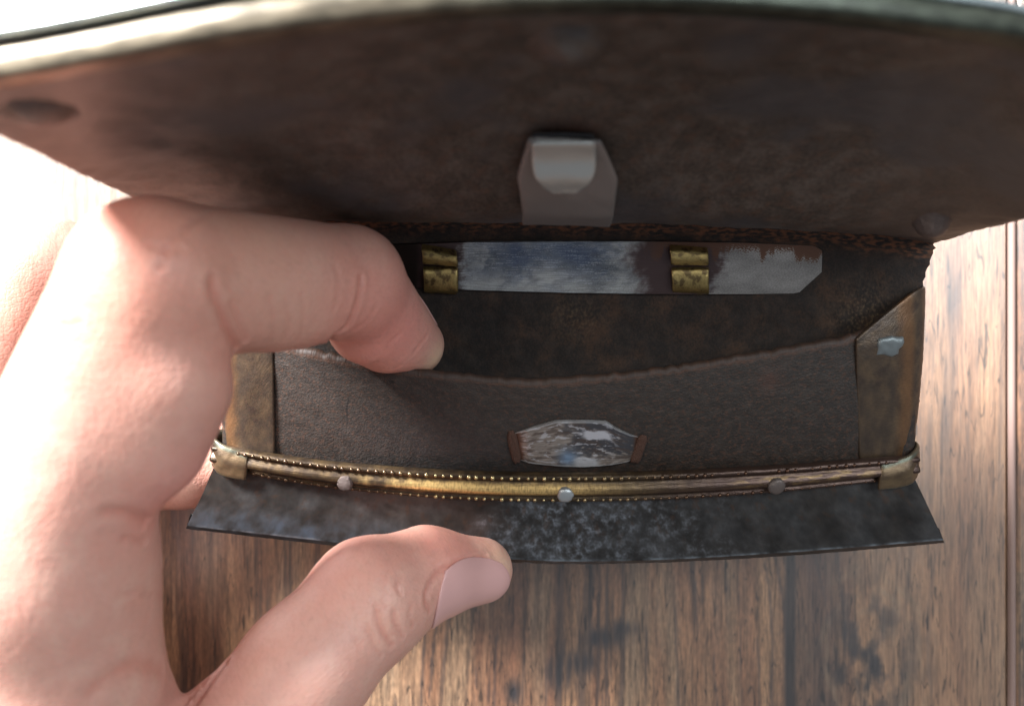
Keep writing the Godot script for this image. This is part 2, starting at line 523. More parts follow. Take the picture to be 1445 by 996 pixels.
	# skin
	var tone := paint(320, 320, func(x: float, y: float):
		var a := x * TAU
		var b := y * TAU
		var n := N1.get_noise_3d(cos(a) * 4.0, sin(a) * 4.0 + cos(b) * 4.0, sin(b) * 4.0)
		var h := NC.get_noise_3d(cos(a) * 7.0 + 60.0, sin(a) * 7.0 + cos(b) * 7.0, sin(b) * 7.0)
		var f := N2.get_noise_3d(cos(a) * 20.0, sin(a) * 20.0 + cos(b) * 20.0, sin(b) * 20.0)
		var v := 0.95 + 0.07 * n - 0.12 * h + 0.055 * f
		return Color(v, v - 0.11 * clampf(n + 0.3 * f, 0, 1), v - 0.11 * clampf(n + 0.2 * f, 0, 1)))
	var cells := paint(400, 400, func(x: float, y: float):
		var a := x * TAU
		var b := y * TAU
		var h := NL.get_noise_3d(cos(a) * 5.0 + 60.0, sin(a) * 5.0 + cos(b) * 5.0, sin(b) * 5.0) + 1.0
		var h2 := NL.get_noise_3d(cos(a) * 9.0 + 20.0, sin(a) * 9.0 + cos(b) * 9.0, sin(b) * 9.0) + 1.0
		var f := N2.get_noise_3d(cos(a) * 24.0, sin(a) * 24.0 + cos(b) * 24.0, sin(b) * 24.0)
		var v := 0.35 + 0.3 * sm(0.0, 0.3, h) + 0.2 * sm(0.0, 0.35, h2) + 0.06 * f
		return Color(v, v, v))
	m = mat("skin", Color.WHITE, 0.46)
	m.vertex_color_use_as_albedo = true
	m.metallic_specular = 0.42
	m.subsurf_scatter_enabled = true
	m.subsurf_scatter_strength = 0.08
	m.albedo_texture = tone
	bump(m, cells, 0.009, 42.0)
	m = mat("nail", Color(0.76, 0.585, 0.56), 0.22)
	m.vertex_color_use_as_albedo = true


# ---------------------------------------------------------------- floor
func build_floor() -> void:
	var wide := 0.24
	var long := 0.32
	var edge := (1430.0 - CX) * H / F        # the joint near the right of the picture
	var knot := Vector2((1225.0 - CX) * H / F, (935.0 - CY) * H / F)
	var wood := paint(760, 1014, func(x: float, y: float):
		var px: float = edge - wide + x * wide
		var pz: float = (y - 0.5) * long
		var dk := Vector2((px - knot.x) / 0.0085, (pz - knot.y) / 0.013)
		var rk := dk.length()
		var gx: float = px + 0.0016 * N1.get_noise_2d(px * 25.0, pz * 14.0) + 0.006 * exp(-rk * rk * 0.35) * clampf(dk.x, -1, 1) + 0.003 * sm(0.03, 0.06, px) * sm(0.075, 0.05, px) * sin(pz * 28.0 + 1.0)
		var broad := N1.get_noise_2d(gx * 42.0, pz * 5.0)
		var band := N1.get_noise_2d(gx * 170.0, pz * 9.0 + 40.0)
		var fine := N1.get_noise_2d(gx * 700.0, pz * 36.0 + 9.0)
		var fleck := N2.get_noise_2d(px * 1900.0, pz * 420.0)
		var c := Color(0.56, 0.435, 0.335).lerp(Color(0.70, 0.58, 0.45), clampf(0.5 + 0.9 * broad, 0, 1))
		c = c.lerp(Color(0.48, 0.325, 0.25), clampf(0.15 + 0.9 * band, 0, 1) * 0.75)
		c = c.lerp(Color(0.62, 0.57, 0.49), clampf(N1.get_noise_2d(gx * 80.0 + 90.0, pz * 11.0) * 1.5, 0, 1) * 0.7)
		c = c * (1.0 + 0.22 * fine + 0.16 * fleck)
		var pore := N1.get_noise_2d(gx * 330.0 + 15.0, pz * 8.0 + 70.0)
		c = c.lerp(Color(0.24, 0.21, 0.21), sm(0.22, 0.48, pore) * 0.55)
		c = c.lerp(Color(0.19, 0.18, 0.20), sm(0.34, 0.5, N1.get_noise_2d(gx * 520.0 + 5.0, pz * 15.0)) * 0.5)
		c = c.lerp(Color(0.74, 0.61, 0.49), sm(0.060, 0.072, px + 0.004 * band) * 0.5)
		# the dark line with a soft shadow painted beside it, and the knot at its side
		var line := (1115.0 - CX) * H / F
		c = c.lerp(Color(0.30, 0.25, 0.235), exp(-pow((px - line - 0.0055) / 0.006, 2)) * 0.62)
		c = c.lerp(Color(0.15, 0.14, 0.15), sm(0.0014, 0.0005, absf(px - line + 0.0004 * band)) * (0.85 + 0.3 * band) * sm(0.01, 0.04, pz))
		var kn := exp(-rk * rk * 0.9)
		var rings := N1.get_noise_2d(rk * 3.2, atan2(dk.y, dk.x) * 0.8)
		c = c.lerp(Color(0.16, 0.17, 0.20), clampf(kn * sm(-0.35, 0.45, N1.get_noise_2d(px * 210.0, pz * 130.0)), 0, 1) * 0.85)
		c = c.lerp(Color(0.60, 0.56, 0.48), clampf(exp(-pow((rk - 1.1) * 2.2, 2)) * rings * 2.0, 0, 1) * 0.5)
		# smudges of darker stain
		if pz > 0.045 or px > 0.07:
			for s in [[790.0, 950.0, 0.0022, 0.0032, 1.2], [815.0, 935.0, 0.0034, 0.0022, 1.0], [855.0, 900.0, 0.004, 0.0019, 0.9], [882.0, 886.0, 0.0026, 0.0014, 0.9], [725.0, 978.0, 0.0016, 0.0024, 0.6], [1000.0, 250.0, 0.003, 0.006, 0.5], [1345.0, 420.0, 0.0012, 0.006, 0.4], [1335.0, 600.0, 0.001, 0.009, 0.4]]:
				var q := Vector2((px - (s[0] - CX) * H / F) / s[2], (pz - (s[1] - CY) * H / F) / s[3])
				c = c.lerp(Color(0.21, 0.20, 0.215), clampf(exp(-q.length_squared()) * s[4] * (1.0 + 1.2 * fine + 0.6 * band), 0, 1))
		return c)
	var streaks := paint(640, 512, func(x: float, y: float):
		var cy := cos(y * TAU)
		var sy := sin(y * TAU)
		var f := N1.get_noise_3d(x * 70.0, cy * 0.9, sy * 0.9)
		var g := N2.get_noise_3d(x * 150.0, cy * 2.2 + 9.0, sy * 2.2)
		var p := N2.get_noise_3d(x * 60.0 + 33.0, cy * 1.3, sy * 1.3)
		var line := absf(N2.get_noise_3d(x * 26.0 + 70.0, cy * 0.8, sy * 0.8))
		var brk := N2.get_noise_3d(x * 40.0, cy * 2.5, sy * 2.5 + 30.0)
		var v := 0.92 + 0.22 * f + 0.16 * g - 0.3 * sm(0.4, 0.75, p) - 0.38 * sm(0.055, 0.02, line) * sm(-0.2, 0.2, brk)
		return Color(v * 1.02, v, v * 0.98))
	var relief := paint(512, 512, func(x: float, y: float):
		var fine := N1.get_noise_2d(x * 190.0, y * 9.0)
		var pore := N2.get_noise_2d(x * 420.0, y * 26.0)
		var v := 0.55 + 0.25 * fine + 0.2 * pore
		return Color(v, v, v))
	var m := painted("floor_wood", wood, 0.34, 0.0)
	m.albedo_color = Color(0.80, 0.75, 0.715)
	m.metallic_specular = 0.7
	m.clearcoat_enabled = true
	m.clearcoat = 1.0
	m.clearcoat_roughness = 0.3
	m.detail_enabled = true
	m.detail_albedo = streaks
	m.detail_blend_mode = BaseMaterial3D.BLEND_MODE_MUL
	m.detail_uv_layer = BaseMaterial3D.DETAIL_UV_2
	m.uv2_scale = Vector3(3.7, 3.1, 1.0)
	bump(m, relief, 0.012)
	var jm := mat("joint_edge", Color(0.50, 0.41, 0.375), 0.5)
	var floor := Node3D.new()
	floor.name = "floor"
	add_child(floor)
	floor.set_meta("kind", "structure")
	floor.set_meta("label", "brown wood-grain floor under the open pouch")
	var sub := BoxMesh.new()
	sub.size = Vector3(1.2, 0.01, 1.0)
	var under := part("underlay", sub, mat("underlay", Color(0.25, 0.18, 0.15), 0.9), floor)
	under.position = Vector3(0, -0.0135, 0)
	for k in 5:
		var x0 := edge + (k - 3) * wide
		part("plank", plank_mesh(x0, x0 + wide, 0.45, k), m, floor)
		# the rounded, reddish lip along the joint
		var st := SurfaceTool.new()
		st.begin(Mesh.PRIMITIVE_TRIANGLES)
		st.set_smooth_group(1)
		var pr := [Vector2(-0.0007, -0.0006), Vector2(-0.0004, 0.0001), Vector2(0.0001, 0.0003), Vector2(0.0006, 0.0), Vector2(0.0008, -0.0008)]
		for i in 4:
			var a: Vector2 = pr[i]
			var b: Vector2 = pr[i + 1]
			quad(st, [Vector3(x0 + a.x, a.y, 0.45), Vector2.ZERO], [Vector3(x0 + b.x, b.y, 0.45), Vector2.ZERO], [Vector3(x0 + b.x, b.y, -0.45), Vector2.ZERO], [Vector3(x0 + a.x, a.y, -0.45), Vector2.ZERO])
		st.generate_normals()
		part("joint_lip", st.commit(), jm, floor)


func plank_mesh(x0: float, x1: float, half: float, k: int) -> ArrayMesh:
	var st := SurfaceTool.new()
	st.begin(Mesh.PRIMITIVE_TRIANGLES)
	var b := 0.0011
	var g := 0.0004
	var pr := [Vector2(x0 + g, -0.008), Vector2(x0 + g, -b), Vector2(x0 + g + b, 0), Vector2(x1 - g - b, 0), Vector2(x1 - g, -b), Vector2(x1 - g, -0.008)]
	for i in 5:
		st.set_smooth_group(-1)
		var a: Vector2 = pr[i]
		var c: Vector2 = pr[i + 1]
		var off := 0.37 * (k - 2)
		var ua := (a.x - x0) / (x1 - x0)
		var uc := (c.x - x0) / (x1 - x0)
		var v0 := half / 0.32 + 0.5 + off
		var v1 := -half / 0.32 + 0.5 + off
		quad(st, [Vector3(a.x, a.y, half), Vector2(ua, v0)], [Vector3(c.x, c.y, half), Vector2(uc, v0)], [Vector3(c.x, c.y, -half), Vector2(uc, v1)], [Vector3(a.x, a.y, -half), Vector2(ua, v1)])
	st.generate_normals()
	return st.commit()


# ---------------------------------------------------------------- the pouch
func build_pouch() -> void:
	var t := Node3D.new()
	t.name = "leather_pouch"
	add_child(t)
	t.position = P(798, 700, 0.146)
	t.set_meta("label", "old dark leather tinder pouch held open, with brass edging and a steel striker blade")
	t.set_meta("category", "pouch")
	var up := Vector3(0, 0.9, 0.45)

	# --- back panel, seen on its inner side
	var top_u := [300.0, 430.0, 560.0, 690.0, 820.0, 950.0, 1080.0, 1200.0, 1316.0]
	var top_v := [312.0, 304.0, 300.0, 300.0, 301.0, 305.0, 312.0, 322.0, 340.0]
	var levels := [[0.0, 0.1355, 0.0], [38.0, 0.1375, 0.0], [110.0, 0.1412, 0.0], [180.0, 0.1450, 0.0], [245.0, 0.1475, 0.0], [340.0, 0.1472, 0.0]]
	var rows := []
	for l in levels:
		var r := []
		for k in 9:
			var f := absf(k - 4.0) / 4.0
			var d: float = l[1] - 0.0022 * f * f * f * sm(60, 250, l[0])
			var u: float = CX + 78.0 + (top_u[k] - CX - 78.0) * (1.0 - 0.045 * l[0] / 340.0)
			if k == 8 and l[0] > 1.0:
				u -= 12.0
			r.append(P(u, top_v[k] + l[0] * (1.0 - 0.04 * f), d))
		rows.append(r)
	part("back_panel", loft(rows, 120, 48, 0.0022, up, {"lump": 0.00022, "freq": 260.0, "jag": 0.0006}), M.inside_leather, t)

	# --- front panel
	var rim := [[318, 470, 0.1372], [383, 489, 0.1360], [450, 505, 0.1350], [520, 519, 0.1343], [590, 529, 0.1338], [670, 538, 0.1336], [760, 544, 0.1335], [850, 537, 0.1336], [940, 526, 0.1339], [1030, 512, 0.1344], [1120, 497, 0.1350], [1210, 478, 0.1358], [1252, 455, 0.1364], [1292, 420, 0.1368]]
	var foot := [[318, 644, 0.1420], [383, 650, 0.1416], [450, 657, 0.1414], [520, 664, 0.1412], [590, 669, 0.1411], [670, 674, 0.1410], [760, 676, 0.1410], [850, 676, 0.1410], [940, 674, 0.1410], [1030, 669, 0.1411], [1120, 663, 0.1413], [1210, 656, 0.1416], [1252, 652, 0.1418], [1286, 649, 0.1420]]
	rows = []
	panel_rows = []
	for q in 5:
		var s: float = [0.0, 0.2, 0.45, 0.72, 1.0][q]
		var r := []
		for k in 14:
			var f: float = absf(k - 6.5) / 6.5
			var u := lerpf(rim[k][0], foot[k][0], s)
			var v := lerpf(rim[k][1], foot[k][1], s)
			var d := lerpf(rim[k][2], foot[k][2], s) - 0.0011 * sin(PI * s) * (1.0 - f * f)
			r.append(P(u, v, d))
		rows.append(r)
	panel_rows = rows
	part("front_panel", loft(rows, 130, 26, 0.0017, up, {"lump": 0.00012, "freq": 420.0, "even": false, "jag": 0.0004}), M.front_leather, t)

	# --- brass covers folded round both side edges
	rows = []
	for a in [[478, 0.1352, 1212, 1255, 1300, 1306, 408, 442], [500, 0.1357, 1212, 1256, 1294, 1304, 470, 488], [560, 0.1378, 1213, 1254, 1290, 1299, 548, 555], [650, 0.1410, 1216, 1252, 1282, 1289, 640, 646]]:
		rows.append(row([[a[2], a[0], a[1]], [a[3], a[7], a[1] + 0.0001], [a[4] - 8, a[6] + 6, a[1] + 0.0009], [a[5], a[6], a[1] + 0.0024], [a[5] - 2, a[6] - 2, a[1] + 0.0046], [a[5] - 12, a[6] - 2, a[1] + 0.0072]]))
	var rc := part("side_cover", loft(rows, 30, 34, 0.0006, up, {"lump": 0.00008, "freq": 260.0}), M.edge_brass, t, "brown brass cover along the right edge with a square rivet")
	rows = []
	for a in [[480, 0.1357, 383, 340, 318, 310], [540, 0.1372, 383, 345, 322, 312], [600, 0.1393, 384, 345, 323, 313], [650, 0.1410, 384, 346, 324, 314]]:
		rows.append(row([[a[2], a[0] + 8, a[1]], [a[3], a[0] + 3, a[1] + 0.0001], [a[4], a[0], a[1] + 0.0009], [a[5], a[0] - 3, a[1] + 0.0024], [a[5] + 2, a[0] - 4, a[1] + 0.0046], [a[5] + 12, a[0] - 4, a[1] + 0.0072]]))
	part("side_cover", loft(rows, 30, 24, 0.0006, up, {"lump": 0.00008, "freq": 260.0}), M.edge_brass, t)
	rows = [row([[1246, 481, 0.1350], [1274, 479, 0.1353]]), row([[1243, 499, 0.1356], [1268, 498, 0.1359]])]
	part("square_rivet", loft(rows, 4, 4, 0.0012, up, {"su": false, "sv": false, "lump": 0.00025, "freq": 700.0, "jag": 0.0005}), M.rivet_grey, rc)

	# --- bar on the back panel with its two brass clips
	rows = [row([[548, 346, 0.1372], [660, 342, 0.1370], [800, 341, 0.1370], [940, 341, 0.1370], [1060, 343, 0.1370], [1150, 347, 0.1370], [1161, 354, 0.1372]]),
		row([[548, 378, 0.1389], [660, 377, 0.1387], [800, 378, 0.1387], [940, 378, 0.1387], [1060, 380, 0.1387], [1150, 382, 0.1387], [1160, 384, 0.1388]]),
		row([[548, 404, 0.1404], [660, 409, 0.1404], [800, 413, 0.1404], [940, 415, 0.1404], [1060, 415, 0.1404], [1120, 414, 0.1404], [1129, 412, 0.1403]])]
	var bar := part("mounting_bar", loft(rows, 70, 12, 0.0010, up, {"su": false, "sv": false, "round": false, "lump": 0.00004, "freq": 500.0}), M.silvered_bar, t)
	for k in 2:
		var x0: float = [597.0, 948.0][k]
		var x1: float = [644.0, 999.0][k]
		var y0: float = [347.0, 348.0][k]
		var sk: float = [5.0, 0.0][k]
		rows = [row([[x0, y0 - 3, 0.1372], [x1 - 2, y0 + 1 + sk, 0.1372]]), row([[x0, y0 + 6, 0.1361], [x1 - 1, y0 + 9 + sk, 0.1361]]), row([[x0 + 1, y0 + 16, 0.1362], [x1 - 1, y0 + 17 + sk, 0.1362]]), row([[x0 + 1, y0 + 25, 0.1372], [x1, y0 + 26 + sk * 0.6, 0.1372]])]
		part("clip", loft(rows, 10, 14, 0.0005, up, {"lump": 0.00012, "freq": 500.0}), M.clip_brass, bar)
		rows = [row([[x0 + 2, y0 + 29, 0.1384], [x1, y0 + 29, 0.1384]]), row([[x0 + 2, y0 + 35, 0.1375], [x1, y0 + 34, 0.1375]]), row([[x0 + 3, y0 + 50, 0.1381], [x1, y0 + 50, 0.1381]]), row([[x0 + 3, y0 + 61, 0.1393], [x1, y0 + 63, 0.1393]]), row([[x0 + 3, y0 + 66, 0.1408], [x1, y0 + 68, 0.1408]])]
		part("clip", loft(rows, 10, 16, 0.0005, up, {"lump": 0.00012, "freq": 500.0}), M.clip_brass, bar)

	# --- staple plate on the front panel, its ends let into slits
	rows = [on_panel([[722, 613], [745, 604], [768, 597], [785, 592], [820, 592], [855, 593], [868, 602], [888, 611], [906, 618]], [-0.0002, 0.0005, 0.0007, 0.0007, 0.0007, 0.0007, 0.0007, 0.0005, -0.0002]),
		on_panel([[724, 630], [745, 628], [768, 626], [790, 624], [820, 624], [848, 625], [866, 628], [886, 632], [903, 635]], [-0.0002, 0.0006, 0.0007, 0.0008, 0.0008, 0.0008, 0.0007, 0.0006, -0.0002]),
		on_panel([[728, 648], [745, 650], [768, 652], [790, 654], [820, 655], [845, 654], [862, 652], [884, 649], [898, 647]], [-0.0002, 0.0005, 0.0007, 0.0007, 0.0007, 0.0007, 0.0007, 0.0005, -0.0002])]
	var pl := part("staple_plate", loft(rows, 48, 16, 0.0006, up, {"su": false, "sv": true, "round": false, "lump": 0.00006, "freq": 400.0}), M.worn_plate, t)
	for e in [[[[719, 612], [724, 611]], [[723, 632], [728, 631]], [[727, 650], [732, 648]]], [[[904, 617], [910, 618]], [[899, 634], [905, 635]], [[893, 648], [900, 650]]]]:
		rows = []
		for q in e:
			rows.append(on_panel(q, [0.0005, 0.0005]))
		part("slit_edge", loft(rows, 4, 10, 0.0010, up, {"lump": 0.00014, "freq": 900.0}), M.rust_leather, pl)

	# --- beaded brass strip along the foot
	var mid := [[302, 643, 0.1412], [400, 661, 0.1402], [500, 674, 0.1396], [650, 685, 0.1390], [800, 688, 0.1388], [950, 685, 0.1390], [1100, 676, 0.1395], [1200, 667, 0.1402], [1292, 659, 0.1412]]
	var spine := by_length(row(mid), 160)
	var prof := [[-1.0, -0.0004], [-0.93, 0.0004], [-0.72, 0.0006], [-0.55, 0.0003], [-0.42, 0.0004], [-0.22, 0.0010], [0.05, 0.0013], [0.28, 0.0010], [0.48, 0.0004], [0.60, 0.0003], [0.76, 0.0006], [0.94, 0.0004], [1.0, -0.0004]]
	rows = []
	for a in prof:
		var r := []
		for k in range(0, 161, 2):
			r.append(strip_point(spine, k, a[0], a[1]))
		rows.append(r)
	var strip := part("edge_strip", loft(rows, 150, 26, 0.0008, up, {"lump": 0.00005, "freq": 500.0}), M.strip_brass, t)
	var st := SurfaceTool.new()
	st.begin(Mesh.PRIMITIVE_TRIANGLES)
	st.set_smooth_group(1)
	var rng := RandomNumberGenerator.new()
	rng.seed = 4
	var nb := 80
	for i in nb:
		var at := 5.0 + 150.0 * (i + 0.5 + rng.randf_range(-0.12, 0.12)) / nb
		for side in [-0.78, 0.80]:
			var s: float = rng.randf_range(0.58, 0.92) * (1.0 if side < 0 else 0.9)
			if at > 105 and rng.randf() < 0.25:
				s *= 0.6
			var p := strip_point(spine, at, side, 0.00042)
			var nrm := (strip_point(spine, at, side, 0.001) - p).normalized()
			var prf := []
			for k in 6:
				var a := PI / 2 * k / 5.0
				prf.append([0.00046 * s * cos(a), 0.00052 * s * sin(a)])
			add_lathe(st, p, nrm, prf, 9, 0.0, Vector2((at - 5.0) / 150.0, 0.5))
	st.generate_normals()
	st.index()
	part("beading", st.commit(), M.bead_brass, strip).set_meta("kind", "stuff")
	for a in [[487, 678, 0.00125, "rivet_copper"], [798, 692, 0.00128, "rivet_silver"], [1091, 686, 0.00138, "rivet_dark"]]:
		var k := 0
		var best := 1e9
		for i in 161:
			var e := absf(spine[i].x - P(a[0], a[1], 0.139).x)
			if e < best:
				best = e
				k = i
		var p := strip_point(spine, k, 0.16, 0.0012)
		var nrm := (strip_point(spine, k, 0.16, 0.002) - p).normalized()
		var r: float = a[2]
		part("rivet", lathe(p, nrm, [[r * 0.96, -0.0004], [r, 0.0002], [r * 0.93, 0.00045], [r * 0.7, 0.00058], [r * 0.35, 0.00064], [0.0, 0.00066]], 28, 0.08), M[a[3]], strip)

	# --- brass end caps of the strip, bent round the corner
	rows = [row([[346, 640, 0.1396], [325, 634, 0.1396], [306, 626, 0.1400], [297, 616, 0.1416], [300, 609, 0.1436], [316, 608, 0.1448], [345, 612, 0.1452]]),
		row([[345, 658, 0.1394], [325, 653, 0.1394], [306, 646, 0.1398], [297, 634, 0.1416], [300, 628, 0.1440], [316, 628, 0.1452], [345, 632, 0.1456]]),
		row([[343, 676, 0.1402], [324, 673, 0.1402], [307, 667, 0.1405], [299, 655, 0.1420], [302, 648, 0.1444], [317, 648, 0.1456], [345, 652, 0.1460]])]
	part("end_cap", loft(rows, 36, 10, 0.0007, up, {"lump": 0.00010, "freq": 500.0}), M.cap_brass, t)
	rows = [row([[1247, 655, 0.1396], [1270, 650, 0.1396], [1289, 642, 0.1400], [1298, 632, 0.1416], [1295, 625, 0.1436], [1280, 625, 0.1448], [1250, 630, 0.1452]]),
		row([[1246, 673, 0.1394], [1270, 668, 0.1394], [1289, 661, 0.1398], [1298, 650, 0.1416], [1295, 643, 0.1440], [1280, 644, 0.1452], [1250, 648, 0.1456]]),
		row([[1243, 690, 0.1402], [1268, 687, 0.1402], [1288, 681, 0.1405], [1297, 669, 0.1420], [1294, 662, 0.1444], [1280, 662, 0.1456], [1250, 666, 0.1460]])]
	part("end_cap", loft(rows, 36, 10, 0.0007, up, {"lump": 0.00010, "freq": 500.0}), M.cap_brass, t)

	# --- striker blade
	rows = [row([[303, 655, 0.1420], [420, 668, 0.1416], [560, 682, 0.1412], [700, 690, 0.1410], [800, 692, 0.1410], [950, 690, 0.1411], [1100, 684, 0.1414], [1200, 676, 0.1418], [1288, 668, 0.1422]]),
		row([[284, 700, 0.1428], [410, 714, 0.1425], [560, 727, 0.1422], [700, 738, 0.1420], [800, 741, 0.1420], [950, 738, 0.1421], [1100, 731, 0.1424], [1210, 722, 0.1427], [1310, 714, 0.1431]]),
		row([[263, 742, 0.1440], [400, 757, 0.1438], [560, 775, 0.1435], [680, 786, 0.1433], [800, 792, 0.1433], [950, 789, 0.1434], [1100, 780, 0.1437], [1220, 771, 0.1441], [1332, 762, 0.1445]]),
		row([[262, 746, 0.1450], [400, 762, 0.1448], [560, 780, 0.1446], [680, 791, 0.1444], [800, 796, 0.1444], [950, 793, 0.1445], [1100, 785, 0.1448], [1220, 776, 0.1452], [1333, 766, 0.1456]])]
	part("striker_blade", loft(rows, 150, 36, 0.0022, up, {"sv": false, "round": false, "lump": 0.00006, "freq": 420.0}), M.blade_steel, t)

	build_flap(t)


var panel_rows: Array = []


func panel_at(s: float, t: float) -> Vector3:
	var col := []
	for r in panel_rows:
		col.append(cat(r, s))
	return cat(col, t)


func on_panel(list: Array, lift: Array) -> Array:
	var r := []
	for k in list.size():
		var best := 1e9
		var at := Vector2.ZERO
		for pass_ in 2:
			var c := at
			var w := 1.0 if pass_ == 0 else 0.02
			for i in 41:
				for j in 41:
					var s := (i / 40.0 if pass_ == 0 else c.x + (i / 20.0 - 1.0) * w)
					var t := (j / 40.0 if pass_ == 0 else c.y + (j / 20.0 - 1.0) * w)
					var p := panel_at(s, t)
					var d := H - p.y
					var e := Vector2(p.x * F / d + CX - list[k][0], p.z * F / d + CY - list[k][1]).length()
					if e < best:
						best = e
						at = Vector2(s, t)
		var n := (panel_at(at.x + 0.01, at.y) - panel_at(at.x - 0.01, at.y)).cross(panel_at(at.x, at.y + 0.02) - panel_at(at.x, at.y - 0.02)).normalized()
		r.append(panel_at(at.x, at.y) + (n if n.y > 0 else -n) * lift[k])
	return r


# a point on the strip: across -1 (upper edge) .. 1 (lower edge), raised by h
func strip_point(spine: Array, k: float, across: float, h: float) -> Vector3:
	var i := clampi(int(k), 0, spine.size() - 2)
	var p: Vector3 = spine[i]
	p = p.lerp(spine[i + 1], k - i)
	var tg: Vector3 = (spine[mini(i + 2, spine.size() - 1)] - spine[maxi(i - 1, 0)]).normalized()
	var up := Vector3(0, 0.88, 0.47)
	var down := tg.cross(up).normalized() * -1.0
	if down.z < 0:
		down = -down
	var n := down.cross(tg).normalized()
	if n.y < 0:
		n = -n
	var half := 0.0026 - 0.0006 * pow(absf(k - 80.0) / 80.0, 2.0)
	return p + down * across * half + n * h


var flap_rows: Array = []


func flap_at(s: float, t: float) -> Vector3:
	var col := []
	for r in flap_rows:
		col.append(cat(r, s))
	return cat(col, t)


func flap_normal(s: float, t: float) -> Vector3:
	var n := (flap_at(s + 0.01, t) - flap_at(s - 0.01, t)).cross(flap_at(s, t + 0.01) - flap_at(s, t - 0.01)).normalized()
	return n if n.z > 0 else -n


func flap_find(u: float, v: float) -> Vector2:       # where on the flap a given spot lies
	var best := 1e9
	var r := Vector2.ZERO
	for pass_ in 3:
		var c := r
		var w: float = [1.0, 0.03, 0.002][pass_]
		for i in 41:
			for j in 41:
				var s := i / 40.0 if pass_ == 0 else c.x + (i / 20.0 - 1.0) * w
				var t := j / 40.0 if pass_ == 0 else c.y + (j / 20.0 - 1.0) * w
				var p := flap_at(s, t)
				var d := H - p.y
				var e := Vector2(p.x * F / d + CX - u, p.z * F / d + CY - v).length()
				if e < best:
					best = e
					r = Vector2(s, t)
	return r


